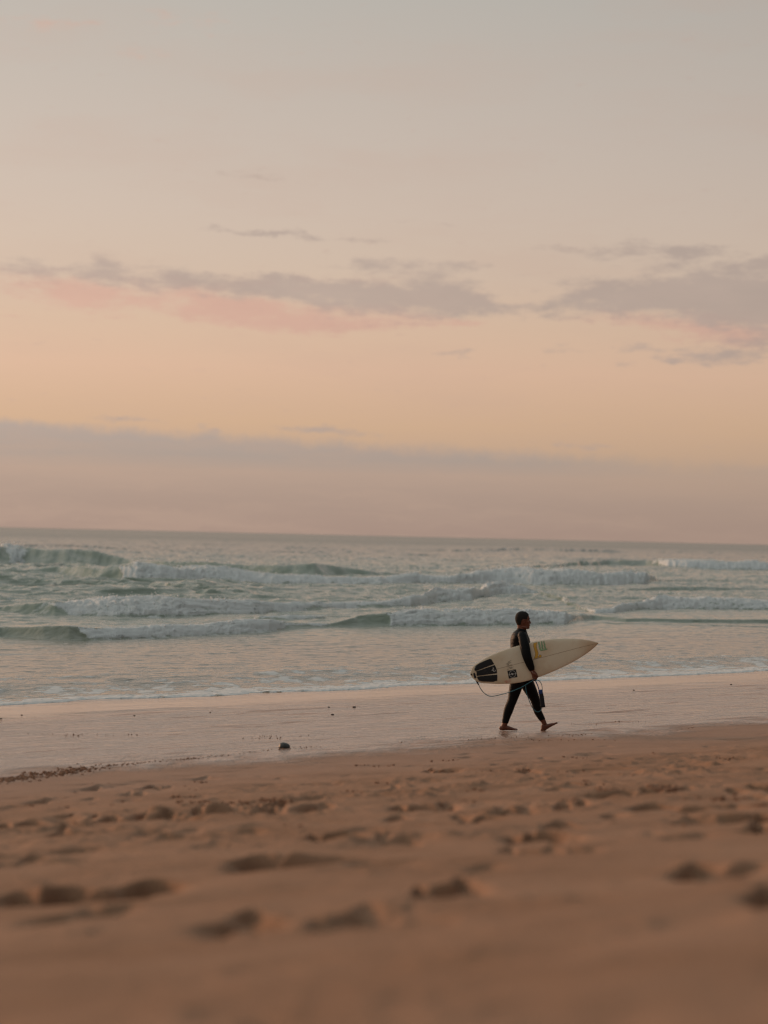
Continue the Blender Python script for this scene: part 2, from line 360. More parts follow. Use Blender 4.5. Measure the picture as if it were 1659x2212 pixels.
# ------------------------------------------------------------------ sea
# each wave: points (x, base y, crest y, foam) read in half-pixel units of the strip below the horizon
def W(off, pts, back=5.0, front=2.2):
    out = []
    for (cx, yb, yc, f) in pts:
        px = off+cx/2; pb = 1128+yb/2; pc = 1128+yc/2
        p = on_z(px, pb, SEA); hpx = (pb-pc); h = max(hpx*p[1]/FPX, 0.0)
        out.append((p[0]/p[1], p[1], h, f))
    out.sort(); return (np.array(out), back, front)
WAVES = [
 W(0, [(-300,498,470,0),(0,496,462,0),(180,508,460,0),(290,512,460,.15),(500,508,457,.85),(600,502,450,1),(800,492,445,1),(1000,484,438,1),(1160,474,432,.9),(1230,464,438,.55),(1330,460,440,.45),(1450,456,438,.35),
       (1560,452,408,.1),(1659,452,402,.1),(1710,452,398,.75),(1800,450,392,1),(2000,448,388,1),(2200,444,390,1),(2440,440,392,1),(2480,430,400,.3),(2560,422,405,.15),(2700,430,418,0),(3000,434,420,0),(3318,436,422,0),(3700,438,424,0)]),
 W(0, [(-300,392,372,0),(0,396,368,0),(140,404,350,0),(230,408,346,.4),(310,408,344,.95),(500,412,340,1),(700,413,342,1),(900,406,344,1),(1100,399,352,.9),(1200,392,356,.8),(1350,386,350,.75),(1500,378,346,.8),
       (1659,376,345,.7),(1760,372,330,.95),(1900,352,298,1),(2050,345,290,1),(2100,326,280,1),(2180,320,270,1),(2260,318,280,.8),(2330,318,300,.35),(2420,345,325,.4),(2520,385,368,.5),(2560,398,378,.8),(2660,396,372,.95),
       (2780,382,342,1),(2860,378,320,1),(3000,378,326,1),(3150,378,336,1),(3318,380,344,.95),(3700,384,350,.9)]),
 W(0, [(-300,250,222,0),(0,250,222,0),(250,255,215,0),(400,268,208,0),(500,273,204,.1),(600,278,202,.9),(700,278,207,1),(900,274,214,1),(1100,274,225,1),(1400,277,240,1),(1659,279,242,1),
       (1800,274,234,.9),(1940,273,238,.8),(2000,271,228,.75),(2070,269,215,.85),(2140,269,207,1),(2230,270,209,1),(2330,273,215,1),(2400,274,212,1),(2600,274,224,1),(2780,272,226,.95),(2820,266,240,.3),
       (2900,262,250,0),(3318,262,250,0),(3700,262,250,0)]),
 W(0, [(-300,188,120,.2),(0,186,112,.3),(40,186,109,.95),(90,186,118,.6),(150,188,122,0),(300,193,124,0),(420,196,134,0),(560,200,166,0),(700,214,178,0),(900,222,178,.1),(1050,226,184,.2),(1200,232,186,.1),(1350,236,180,0),
       (1500,234,194,0),(1600,234,210,0),(1750,232,222,0),(2300,205,190,0),(2520,195,172,0),(2620,192,166,0),(2780,196,166,.15),(2900,205,164,.8),(3000,208,166,1),(3150,210,172,1),(3318,212,176,.8),(3700,212,180,.5)], back=6, front=3.2),
 W(0, [(-300,112,100,0),(0,112,98,0),(300,114,100,0),(700,130,124,0),(1200,128,120,0),(1800,130,122,0),(2230,128,112,.35),(2330,128,114,.1),(2440,132,116,.3),(2600,134,118,.2),(2700,136,126,0),(3318,140,130,0)]),
 W(0, [(1050,415,412,0),(1130,424,408,.5),(1250,426,403,.8),(1400,420,408,.7),(1460,412,408,0)]),
 W(0, [(-100,318,304,0),(120,322,300,0),(260,300,262,0),(400,300,268,0),(520,292,280,0),(560,290,290,0)]),
 W(0, [(-100,232,222,0),(60,214,192,0),(150,218,188,0),(260,214,176,0),(380,222,190,0),(470,226,206,0),(540,226,226,0)]),
 W(0, [(2700,300,292,0),(2850,298,280,.2),(3100,300,282,.1),(3318,300,286,0)]),
]
def build_sea():
    def far(a, b, st, p):
        o = [a]
        while o[-1] < b: o.append(o[-1]+st*(o[-1]/a)**p)
        return np.array(o)
    ys = np.concatenate([np.linspace(-400, 34, 30), np.arange(36, 62, .085), np.arange(62, 92, .075), np.arange(92, 125, .13), far(125, 26000, .19, 1.85)])
    X, Y = fan(ys, 0.185, 880, 30, 40, lambda y: np.maximum(y, 36))
    a, q = shore(X, Y)
    U = X/np.maximum(Y, 36)
    D = Y
    off = -q                                             # distance out from the edge
    Z = np.full(X.shape, SEA, np.float32); foam = np.zeros(X.shape, np.float32)
    # wind chop, steeper offshore
    grow = sstep(6, 45, off)
    fade = 1/(1+(D/2200.0)**2)
    chop = 0.20*fbm(a/16, q/7, 1, 3)*sstep(25, 80, off)+0.12*fbm(a/4.2, q/2.2, 2, 3)*sstep(14, 60, off)+0.030*fbm(a/1.5, q/.8, 3, 3)*(.35+.65*grow)
    rid = 1-np.abs(fbm(a/2.6+.4*q, q/1.0, 7, 3))
    chop += 0.13*(rid**3)*sstep(10, 50, off)
    rid2 = 1-np.abs(fbm(a/9+.6*vn(a/20, q/20, 12), q/3.2, 13, 3))
    chop += 0.20*(rid2**3-.45)*sstep(45, 90, off)
    sh = 0.026*fbm(a/1.0, q/.40, 8, 3)+0.008*fbm(a/.3, q/.16, 9, 2)
    swl = 1-np.abs(fbm(a/55, q/15, 16, 3))*1.5
    chop += .42*(swl-.4)*sstep(110, 200, off)
    side = sstep(-.035, -.075, U)*sstep(98, 115, D)*(1-sstep(150, 190, D))
    sw = 1-np.abs(fbm(a/5+.5*vn(a/7, q/5, 15), q/3.4, 14, 3))*1.6
    chop += side*.62*(sw-.35)
    Z += (chop*fade).astype(np.float32)+sh*sstep(.3, 4, off)*(D < 300)
    XX, YY = X.copy(), Y.copy()
    wid = fbm(a/3.0, q/40, 21, 3)
    lump1 = fbm(X/.34, Y/.55, 22, 4); 
    warp = .0035*fbm(a/3.5, q/14, 23, 3)
    for k, (pt, back, front) in enumerate(WAVES):
        u = pt[:, 0]; uj = U+warp
        db = np.interp(uj, u, pt[:, 1]); h = np.interp(uj, u, pt[:, 2]); f0 = np.interp(uj, u, pt[:, 3])
        h = h*(.97+.16*vn(a/3.1, a*0, 35+k)+.10*vn(a/.9, a*0, 36+k)*f0)
        hh = np.maximum(h, .02)
        s = Y-db-1.1*h*wid-.35*h*fbm(X/.8, X*0, 37+k, 3)
        wf = front*hh; wb = back*hh*1.8
        act = (s > -2.5*hh) & (s < wf+wb*3.5) & (h > .015)
        if not act.any(): continue
        X_, Y_, a_, s_, h_, f_, wf_, wb_, hh_ = [v[act] for v in (X, Y, a, s, h, f0, wf, wb, hh)]
        fr_s = np.clip(s_/wf_, 0, 1)
        prof_g = np.where(s_ < wf_, fr_s**1.7*(1.35-.35*fr_s), np.exp(-np.clip((s_-wf_)/wb_, 0, 9)**1.3))
        tr = 4*f_*(1-f_)
        f = sstep(.30, .66, f_+tr*(.45*(prof_g-.55)*np.sign(wf_-s_+.01)+.55*fbm(a_/1.3, s_/1.5, 33+k, 3)))
        # unbroken: smooth hollow face; broken: blunt tumbling front
        fb = wf_*1.7
        fr_b = np.clip(s_/fb, 0, 1)
        prof_f = np.where(s_ < fb, np.sin(fr_b*np.pi/2)**.9, np.exp(-np.clip((s_-fb)/(wb_*.7), 0, 9)**1.4))
        prof = np.where(s_ > 0, prof_g*(1-f)+prof_f*f, 0)
        w = s_+1.8*prof*h_*(s_ < wf_)+1.8*h_*(s_ >= wf_)          # length along the surface, so lumps keep their shape on steep fronts
        big = -.55+2.4*np.abs(vn(X_/(1.5*hh_+.05), w/(.8*hh_+.04), 40+k)+.35*vn(X_/(.3*hh_+.03), w/(.28*hh_+.02), 41+k))
        sml = -.45+2.2*np.abs(fbm(X_/(.30*hh_+.04), w/(.26*hh_+.03), 42+k, 3))
        bil = .62*big+.38*sml
        body = f*sstep(-.22*wf_, .22*wf_, s_)*(1-sstep(wf_+.3*wb_, wf_+1.5*wb_, s_))
        frontness = np.exp(-np.clip((s_-wf_*.6)/(.5*wb_), 0, 9))
        z0 = Z[act]
        green = (1-f)*prof*(.05*fbm(a_/.8, w/.25, 44+k, 3)+.03*fbm(X_/.15, w/.12, 45+k, 2))*np.minimum(h_, .8)
        Z[act] = z0*(1-.6*prof)+SEA*.6*prof+prof*h_+green+body*h_*(.12*bil*(.35+.65*frontness))-((s_ < 0)&(s_ > -1.5*hh_))*h_*.05
        YY[act] = YY[act]-body*h_*.06*bil*frontness
        XX[act] = XX[act]+body*h_*.10*fbm(X_/(.4*hh_+.05), w/(.4*hh_+.05), 46+k, 2)
        fm = body*(.78+.34*bil)
        trail = f*sstep(wf_*.5, wf_+wb_*.5, s_)*(1-sstep(wf_+wb_, wf_+wb_*6+4, s_))
        lead = f*sstep(-2.4*hh_, 0, s_)*(s_ < 0)
        crest = (1-f)*np.exp(-((s_-wf_)/(.35*wf_))**2)*.30*sstep(.0, .5, fbm(a_/1.5, s_/.6, 47+k, 3))
        foam[act] = np.maximum.reduce([foam[act], fm, trail*.56, lead*.50, crest])
    pt_ = sstep(-.05, .45, fbm(a/7+.5*vn(a/3, q/2, 24), q/1.7, 25, 4))
    foam = np.maximum(foam, +.30*pt_*sstep(12, 24, off)*(1-sstep(85, 130, off)))
    # swash: the last thin sheet and its frothy lip
    e = off+edge_noise(a)*1.0
    thick = 0.028*sstep(0, .25, e)*(1-.45*sstep(.4, 2.4, e))
    zb = beach0(X, Y)
    lip = np.exp(-(np.maximum(np.abs(e-.45)-.1, 0)/(.45*(1+.8*vn(a/1.7, a*0, 95))))**2)*(.72+.5*fbm(a/.5, q/.3, 94, 3))
    sw = zb+thick+lip*.022*fbm(X/.12, Y/.3, 90, 3)+.022*fbm(a/.5, q/.25, 91, 3)*sstep(0.2, 1, e)
    k = 1-sstep(1.5, 5, e)
    Z = np.where(e < 5, sw*k+(Z)*(1-k), Z)
    Z = np.where(e <= 0, zb-.12-.1*np.minimum(-e, 3), Z)
    lace = fbm(X/.30, Y/.55, 93, 4)
    fo = np.clip(1.0*lip + 1.25*np.exp(-np.clip(e, 0, 99)/3.4)*(.72+1.5*lace) + .10*np.exp(-np.clip(e, 0, 99)/12)*(1+1.6*lace), 0, 1)
    foam = np.maximum(foam, fo*(e > -.05))
    global SPRAY
    SPRAY = (XX, YY, Z, foam, q)
    me, used = grid_mesh('water', XX, YY, Z, keep=(q < 2.0))
    add_attr(me, 'off', off, used)
    add_attr(me, 'foam', np.clip(foam, 0, 1), used)
    m, t = material('water')
    F = t.n('ShaderNodeAttribute', attribute_name='foam').outputs['Fac']
    P = t.n('ShaderNodeTexCoord').outputs['Object']
    Pr = t.n('ShaderNodeMapping', {0: P, 2: (0, 0, -math.atan2(TD[1], TD[0]))}).outputs[0]
    Pa = t.n('ShaderNodeVectorMath', {0: Pr, 1: (0.45, 1, 1)}, operation='MULTIPLY').outputs[0]
    br = t.noise(Pa, 5.0, 6, .68)
    big = t.noise(Pa, 0.55, 4, .6)
    v = t.math('ADD', F, t.math('MULTIPLY', t.math('SUBTRACT', br, .5), 1.4))
    v = t.math('ADD', v, t.math('MULTIPLY', t.math('SUBTRACT', big, .5), .8))
    ff = t.rng(v, .33, .75)
    # streaks of bubbles on open water
    st = t.noise(t.n('ShaderNodeVectorMath', {0: Pr, 1: (.12, .6, 1)}, operation='MULTIPLY').outputs[0], 1.0, 6, .7)
    ff = t.math('MAXIMUM', ff, t.rng(st, .54, .78, 0, .45))
    body = t.mix(t.noise(P, .08, 3), (0.182, 0.228, 0.172, 1), (0.222, 0.252, 0.192, 1))
    body = t.mix(t.rng(t.n('ShaderNodeAttribute', attribute_name='off').outputs['Fac'], 24, 10), body, (0.175, 0.150, 0.105, 1))
    body = t.mix(t.rng(t.n('ShaderNodeAttribute', attribute_name='off').outputs['Fac'], 90, 260), body, (0.085, 0.095, 0.072, 1))
    c = t.mix(ff, body, t.mix(br, (.70, .74, .73, 1), (.92, .93, .91, 1)))
    OF = t.n('ShaderNodeAttribute', attribute_name='off').outputs['Fac']
    rough = t.math('MAXIMUM', t.rng(ff, 0, 1, .09, .9), t.rng(OF, 60, 600, .09, .27, smooth=False))
    w1 = t.noise(Pa, 3.2, 5, .62); w2 = t.noise(Pa, .9, 4, .6); w3 = t.noise(P, 14, 3, .6)
    hg = t.math('ADD', t.math('MULTIPLY', w1, .05), t.math('ADD', t.math('MULTIPLY', w2, .09), t.math('MULTIPLY', w3, .004)))
    hg = t.math('ADD', hg, t.math('MULTIPLY', t.math('MULTIPLY', t.noise(P, 7, 6, .7), ff), .018))
    bmp = t.n('ShaderNodeBump', {'Strength': .9, 'Distance': 1.0, 'Height': hg}).outputs[0]
    b = finish(t, Base_Color=c, Roughness=rough, Normal=bmp, IOR=1.33)
    tr = t.n('ShaderNodeBsdfTranslucent', {'Color': (.92, .93, .92, 1)})
    mx = t.n('ShaderNodeMixShader', {0: t.math('MULTIPLY', ff, .28), 1: b.outputs[0], 2: tr.outputs[0]})
    outn = [n_ for n_ in t.nt.nodes if n_.type == 'OUTPUT_MATERIAL'][0]; t.nt.links.new(mx.outputs[0], outn.inputs[0])
    o = link('water', me, m); setp(o, kind='structure')
build_sea()
def build_spray():
    X, Y, Z, F, q = SPRAY
    rs = np.random.RandomState(5)
    up = np.zeros_like(Z); up[1:-1] = Z[1:-1]-np.maximum(Z[:-2], Z[2:])
    w = (F > .75) & (Y < 260) & (Z > SEA+.16) & (np.abs(X/Y) < .2)
    idx = np.flatnonzero(w.ravel())
    ww = ((Z.ravel()[idx]-SEA)**1.2)*(Y.ravel()[idx]/80)**1.0; ww /= ww.sum()
    pick = rs.choice(idx, 2500, p=ww)
    x, y, z = X.ravel()[pick], Y.ravel()[pick], Z.ravel()[pick]
    h = z-SEA; n = len(pick)
    z = z+rs.exponential(.07, n)*h; x = x+rs.normal(0, .1, n); y = y-rs.uniform(-.2, .3, n)*h
    r = np.minimum(.006+rs.exponential(.010, n), .04)*(y/80)**.6
    o = np.array([(1,0,0),(-1,0,0),(0,1,0),(0,-1,0),(0,0,1),(0,0,-1)], float)
    f = np.array([(0,2,4),(2,1,4),(1,3,4),(3,0,4),(2,0,5),(1,2,5),(3,1,5),(0,3,5)])
    V = np.stack([x, y, z], -1)[:, None]+o[None]*r[:, None, None]*rs.uniform(.6, 1.5, (n, 1, 3))
    Fc = f[None]+np.arange(n)[:, None, None]*6
    me = bpy.data.meshes.new('sea_spray'); me.from_pydata(V.reshape(-1, 3).tolist(), [], Fc.reshape(-1, 3).tolist())
    me.polygons.foreach_set('use_smooth', [True]*len(me.polygons))
    o = link('sea_spray', me, simple('spray_foam', (.8,.8,.79,1), .8, .05)); setp(o, 'fine white spray thrown up along the tumbling crests of the breaking waves', 'spray', kind='stuff')
build_spray()

# ------------------------------------------------------------------ solids for bodies and small things
def loft(bm, rings, n=24):
    """rings: (centre, axis1, axis2[, power]) -> closed tube"""
    prev = None; first = None
    for rg in rings:
        c, a1, a2 = [Vector(v) for v in rg[:3]]; pw = rg[3] if len(rg) > 3 else 1
        cur = []
        for i in range(n):
            th = 2*math.pi*i/n; cs, sn = math.cos(th), math.sin(th)
            cur.append(bm.verts.new(c + a1*(math.copysign(abs(cs)**pw, cs)) + a2*(math.copysign(abs(sn)**pw, sn))))
        if prev:
            for i in range(n): bm.faces.new((prev[i], prev[(i+1) % n], cur[(i+1) % n], cur[i]))
        else: first = cur
        prev = cur
    bm.faces.new(first[::-1]); bm.faces.new(prev)
def tube(bm, pts, rad, n=14, flat=None, caps=True, ref=None):
    """rounded tube through points; rad one per point or (r_side, r_ref) pairs"""
    P = [Vector(p) for p in pts]
    if not isinstance(rad, (list, tuple)): rad = [rad]*len(P)
    rad = [(r, r) if not isinstance(r, (tuple, list)) else tuple(r) for r in rad]
    rad = (rad+[rad[-1]]*len(P))[:len(P)]
    if len(P) > 7:
        for _ in range(3):
            rad = [rad[0]]+[tuple((rad[i-1][k]+2*rad[i][k]+rad[i+1][k])/4 for k in (0, 1)) for i in range(1, len(rad)-1)]+[rad[-1]]
    rings = []
    refv = Vector(ref) if ref else Vector((0, 1, 0))
    for i, p in enumerate(P):
        d = (P[min(i+1, len(P)-1)]-P[max(i-1, 0)]).normalized()
        b = refv - d*refv.dot(d)
        if b.length < .15: b = Vector((1, 0, .3)); b = b-d*b.dot(d)
        b.normalize(); s = d.cross(b).normalized()
        r = rad[i] if isinstance(rad[i], (tuple, list)) else (rad[i], rad[i])
        rings.append((p, s*r[0], b*r[1], d))
    out = []
    if caps:
        p, s, b, d = rings[0]; r0 = min(s.length, b.length)
        for k in (1, .94, .75, .4): out.append((p-d*r0*k, s*math.sqrt(max(1-k*k, .004)), b*math.sqrt(max(1-k*k, .004))))
    out += [r[:3] for r in rings]
    if caps:
        p, s, b, d = rings[-1]; r0 = min(s.length, b.length)
        for k in (.4, .75, .94, 1): out.append((p+d*r0*k, s*math.sqrt(max(1-k*k, .004)), b*math.sqrt(max(1-k*k, .004))))
    loft(bm, out, n)
def spline(pts, n=6):
    P = [Vector(p) for p in pts]; out = []
    for i in range(len(P)-1):
        p0, p1, p2, p3 = P[max(i-1, 0)], P[i], P[i+1], P[min(i+2, len(P)-1)]
        for k in range(n):
            t = k/n
            out.append(.5*((2*p1)+(p2-p0)*t+(2*p0-5*p1+4*p2-p3)*t*t+(3*p1-p0-3*p2+p3)*t**3))
    out.append(P[-1]); return out
def blob(bm, c, r, rot=(0, 0, 0)):
    m = Matrix.Translation(c) @ Matrix.Rotation(rot[2], 4, 'Z') @ Matrix.Rotation(rot[1], 4, 'Y') @ Matrix.Rotation(rot[0], 4, 'X') @ Matrix.Diagonal((*r, 1))
    bmesh.ops.create_uvsphere(bm, u_segments=20, v_segments=14, radius=1, matrix=m)
def mesh_of(bm, name, smooth=True):
    bmesh.ops.recalc_face_normals(bm, faces=bm.faces[:])
    me = bpy.data.meshes.new(name); bm.to_mesh(me); bm.free()
    if smooth: me.polygons.foreach_set('use_smooth', [True]*len(me.polygons))
    return me
def fused(bm, name, voxel, smooth=4, fac=.5):
    me = mesh_of(bm, name+'_raw'); o = link(name+'_raw', me)
    r = o.modifiers.new('r', 'REMESH'); r.mode = 'VOXEL'; r.voxel_size = voxel; r.use_smooth_shade = True
    s = o.modifiers.new('s', 'SMOOTH'); s.factor = fac; s.iterations = smooth
    dg = bpy.context.evaluated_depsgraph_get()
    out = bpy.data.meshes.new_from_object(o.evaluated_get(dg)); out.name = name
    bpy.data.objects.remove(o); bpy.data.meshes.remove(me)
    out.polygons.foreach_set('use_smooth', [True]*len(out.polygons))
    return out

# ------------------------------------------------------------------ the walker
FOOT = on_z(1119, 1578, 0.0)            # under the walker's hips
WX, WY = FOOT[0]+.040, FOOT[1]
GZ = float(beach0(WX, WY))+.004
def build_person():
    root = bpy.data.objects.new('person', None); COL.objects.link(root)
    root.location = (WX, WY, GZ+.005); root.rotation_euler.y = -ROLL; root.scale = (.99, .99, .99)
    setp(root, 'barefoot man in black wetsuit walking on wet sand, surfboard under his arm', 'person')
    skin = simple('skin', (0.150, 0.050, 0.027, 1), .5, .10, 40, .4)
    bm = bmesh.new()
    # head, level slices: z, front x, back x, half width
    HS = [(1.767,.030,.008,.010),(1.761,.066,-.022,.035),(1.746,.094,-.046,.052),(1.722,.114,-.065,.065),(1.69,.129,-.078,.074),(1.66,.133,-.081,.077),
          (1.643,.128,-.079,.077),(1.628,.127,-.076,.076),(1.61,.129,-.070,.074),(1.59,.131,-.062,.071),(1.57,.133,-.050,.067),(1.55,.131,-.036,.062),
          (1.53,.130,-.012,.055),(1.515,.124,.015,.045),(1.504,.112,.040,.030)]
    loft(bm, [(((f+b)/2, 0, z), ((f-b)/2, 0, 0), (0, w, 0), .9) for z, f, b, w in HS], 28)
    tube(bm, [(.126,0,1.640),(.140,0,1.607),(.146,0,1.594)], [.008,.011,.0115], 10)
    for sy in (-1, 1):
        blob(bm, (.137, sy*.012, 1.590), (.010,.008,.008))
        blob(bm, (.122, sy*.030, 1.655), (.013,.024,.008))
        blob(bm, (.110, sy*.050, 1.612), (.014,.016,.016))
        blob(bm, (.060, sy*.060, 1.530), (.045,.014,.014), (0, .25, 0))
        # ear: shell with rim and lobe
        tube(bm, spline([(.060,sy*.078,1.612),(.066,sy*.082,1.634),(.050,sy*.091,1.650),(.030,sy*.094,1.636),(.033,sy*.091,1.610),(.050,sy*.082,1.588)], 4), .0068, 8)
        blob(bm, (.049, sy*.078, 1.618), (.013,.006,.022))
    blob(bm, (.134,0,1.567), (.009,.020,.006)); blob(bm, (.132,0,1.553), (.009,.018,.007)); blob(bm, (.118,0,1.522), (.016,.020,.016))
    # neck
    loft(bm, [((-.005,0,1.62),(.058,0,0),(0,.055,0)),((.008,0,1.56),(.060,0,0),(0,.056,0)),((.016,0,1.52),(.065,0,.0),(0,.058,0)),((.012,0,1.47),(.072,0,0),(0,.066,0)),((.0,0,1.42),(.08,0,0),(0,.08,0))], 20)
    TS = [(1.500,-.050,.080,.062),(1.475,-.082,.086,.088),(1.45,-.110,.094,.145),(1.41,-.133,.108,.183),(1.36,-.149,.130,.186),(1.30,-.152,.140,.176),
          (1.20,-.146,.126,.162),(1.10,-.130,.104,.150),(1.00,-.128,.100,.150),(.93,-.145,.104,.163),(.86,-.162,.100,.168),(.79,-.150,.090,.150),(.745,-.10,.07,.10)]
    loft(bm, [(((f+b)/2, 0, z), ((f-b)/2, 0, 0), (0, w, 0), .85) for z, b, f, w in TS], 28)
    # right arm (towards the viewer) round the outside of the board, left arm behind it
    tube(bm, [(.00,-.10,1.420),(.015,-.175,1.405)], [.055,.068], 18)
    tube(bm, spline([(.018,-.185,1.40),(.038,-.250,1.30),(.058,-.298,1.19),(.078,-.322,1.10),(.108,-.325,1.02),(.140,-.318,.935),(.154,-.312,.895)], 3),
         [(.066,.062)]*3+[(.070,.058)]*3+[(.066,.052)]*3+[(.061,.048)]*3+[(.056,.044)]*3+[(.040,.034)]*3+[(.030,.025)], 18)
    tube(bm, [(.0,.10,1.420),(-.01,.175,1.40)], [.055,.068], 18)
    tube(bm, spline([(-.01,.185,1.39),(-.03,.225,1.25),(-.04,.24,1.10),(.0,.235,.97),(.03,.225,.88)], 3), [.064]*3+[.056]*3+[.048]*3+[.040]*3+[.028], 18)
    # right hand: palm on the lower rail, fingers curled under it
    PN = Vector((.152,-.312,.900))
    tube(bm, [PN, (.170,-.312,.868), (.188,-.310,.838), (.196,-.306,.822)], [(.028,.020),(.038,.018),(.043,.017),(.040,.014)], 14)
    FR = [(.242,.826,.78),(.226,.806,.95),(.207,.792,1.0),(.186,.786,.9)]     # knuckle x, z, length factor
    for i, (kx, kz, lf) in enumerate(FR):
        kx2 = kx-.012
        tube(bm, spline([(kx2-.018,-.308,kz+.020),(kx2,-.312,kz-.002),(kx2+.003,-.300,kz-.026*lf),(kx2-.002,-.276,kz-.042*lf),(kx2-.008,-.254,kz-.034*lf),(kx2-.012,-.243,kz-.018*lf)], 3), [.0095]*6+[.009]*6+[.0080]*4, 10)
    tube(bm, spline([(.166,-.325,.868),(.190,-.338,.853),(.214,-.342,.836),(.232,-.340,.817)], 3), [.013]*4+[.011]*3+[.0090]*3, 10)
    # left hand, relaxed, behind the board
    tube(bm, [(.03,.225,.88),(.04,.224,.84),(.048,.222,.80)], [(.026,.018),(.036,.015),(.038,.013)], 14, ref=(0,1,0))
    for i in range(4):
        bx = .020+.019*i; ln = (.85,1,1.05,.95)[i]
        tube(bm, spline([(bx,.222,.81),(bx+.004,.220,.81-.032*ln),(bx+.003,.212,.81-.058*ln),(bx-.002,.200,.81-.078*ln)], 3), [.0095]*5+[.0082]*5, 8)
    tube(bm, spline([(.062,.216,.85),(.082,.205,.83),(.092,.198,.806)], 3), [.012]*4+[.0095]*3, 8)
    # legs
    tube(bm, spline([(-.028,-.085,.82),(-.058,-.088,.72),(-.083,-.09,.628),(-.108,-.092,.53),(-.131,-.092,.448),(-.170,-.09,.352),(-.210,-.09,.228),(-.243,-.088,.103),(-.262,-.088,.055)], 3),
         [.105]*3+[.100]*3+[(.090,.085)]*3+[.074]*3+[.065]*3+[(.070,.062)]*3+[(.053,.05)]*3+[.038]*3+[.036], 20, ref=(0,1,0))
    tube(bm, spline([(.035,.085,.82),(.085,.088,.72),(.130,.09,.628),(.176,.09,.54),(.214,.09,.460),(.244,.09,.352),(.264,.09,.262),(.325,.09,.155),(.360,.09,.090)], 3),
         [.108]*3+[.102]*3+[(.092,.088)]*3+[.078]*3+[.066]*3+[(.064,.06)]*3+[(.052,.05)]*3+[.038]*3+[.035], 20, ref=(0,1,0))
    # buttock
    blob(bm, (-.085,-.075,.86), (.080,.08,.10)); blob(bm, (-.075,.075,.86), (.080,.08,.10))
    def foot(o, pitch, sy):
        M = Matrix.Translation(o) @ Matrix.Rotation(-pitch, 4, 'Y')
        f = lambda x, y, z: M @ Vector((x, y*sy, z))
        b2 = bmesh.new()
        tube(b2, [f(-.030,0,.034),(f(.0,0,.034))], [.032,.034], 14)
        tube(b2, [f(.005,0,.070),f(-.006,0,.045)], [.036,.036], 14)
        tube(b2, spline([f(.010,0,.058),f(.065,0,.040),(f(.125,0,.027)),f(.160,0,.019)], 3), [(.036,.032)]*2+[(.032,.034)]*3+[(.024,.040)]*3+[(.016,.042)]*2, 16, ref=M.to_3x3() @ Vector((0,1,0)))
        tube(b2, [f(-.02,0,.022),f(.07,.012,.018),f(.14,.0,.016)], [(.020,.028),(.014,.022),(.014,.038)], 12, ref=M.to_3x3() @ Vector((0,1,0)))
        for i, (y, ln, r) in enumerate([(.030,.052,.0150),(.010,.050,.0115),(-.008,.044,.0105),(-.023,.036,.010),(-.036,.026,.0095)]):
            tube(b2, spline([f(.150,y,.016),f(.150+ln*.55,y*1.04,.017),f(.150+ln,y*1.04,.011)], 3), [r*1.05]*4+[r]*3, 10)
        me = mesh_of(b2, 'f'); bm.from_mesh(me); bpy.data.meshes.remove(me)
    foot(Vector((-.266,-.088,0)), 0, 1)
    foot(Vector((.374,.09,-.014)), R(31), -1)
    me = fused(bm, 'body', .0046, 5)
    body = link('body', me, skin, root)
    # --- split regions for suit and hair from the body's own surface
    n = len(me.vertices); co = np.empty(n*3); me.vertices.foreach_get('co', co); co = co.reshape(-1, 3)
    no = np.empty(n*3); me.vertices.foreach_get('normal', no); no = no.reshape(-1, 3)
    x, y, z = co.T
    collar = 1.512-.20*(x-.0)          # higher at the nape
    suit = (z < collar)
    w1 = np.array([.154,-.312,.895]); d1 = np.array([.30,.03,-.95]); suit &= ~(((co-w1) @ d1 > -.012) & (y < -.23) & (x > .10))
    suit &= ~((y > .17) & (z < .895) & (z > .6))
    d2 = np.array([-.12, 0, -1.0]); suit &= ~((x < .1) & (z < .112-.1*(x+.25)))
    w3 = np.array([.318,.09,.140]); d3 = np.array([.34,0,-.94]); suit &= ~(((co-w3) @ d3 > 0) & (x > .25))
    hl = np.interp(x, [-.1,-.004,.010,.039,.092,.100,.118,.122], [1.568,1.566,1.630,1.646,1.655,1.690,1.716,1.76])
    ear = (x > .022) & (x < .075) & (np.abs(y) > .0755) & (z < 1.655)
    hair = (z > hl) & ~ear
    def shell(name, mask, off, mat, lump=0, fade=None):
        np_f = np.zeros(n); np_f[mask] = 1
        bmx = bmesh.new(); bmx.from_mesh(me); bmx.verts.ensure_lookup_table()
        d = off + (lump*fbm(co[:, 0]/.02+y*40, z/.02, 5, 2) if lump else 0)
        for v, p, q_, dd in zip(bmx.verts, co, no, np.broadcast_to(d, (n,))): v.co = Vector(p+q_*dd)
        kill = [v for v, k in zip(bmx.verts, mask) if not k]
        bmesh.ops.delete(bmx, geom=kill, context='VERTS')
        # tidy edge: turn the open border in to the skin
        be = [e for e in bmx.edges if e.is_boundary]
        ex = bmesh.ops.extrude_edge_only(bmx, edges=be)
        for v in [g for g in ex['geom'] if isinstance(g, bmesh.types.BMVert)]: v.co -= v.normal*0
        bmx.normal_update()
        src = {}
        for g in ex['geom']:
            if isinstance(g, bmesh.types.BMVert):
                nb = [e.other_vert(g) for e in g.link_edges if len(e.link_faces) and e.other_vert(g) not in ex['geom']]
                nn = sum((q.normal for q in nb), Vector())
                if nn.length > 0: g.co -= nn.normalized()*off*1.3
        m2 = bpy.data.meshes.new(name); bmx.to_mesh(m2); bmx.free()
        m2.polygons.foreach_set('use_smooth', [True]*len(m2.polygons))
        return link(name, m2, mat, root)
    neo, t = material('neoprene')
    p = t.n('ShaderNodeTexCoord').outputs['Object']
    fold = t.noise(t.n('ShaderNodeVectorMath', {0: p, 1: (1, 1, 2.2)}, operation='MULTIPLY').outputs[0], 11, 4, .6)
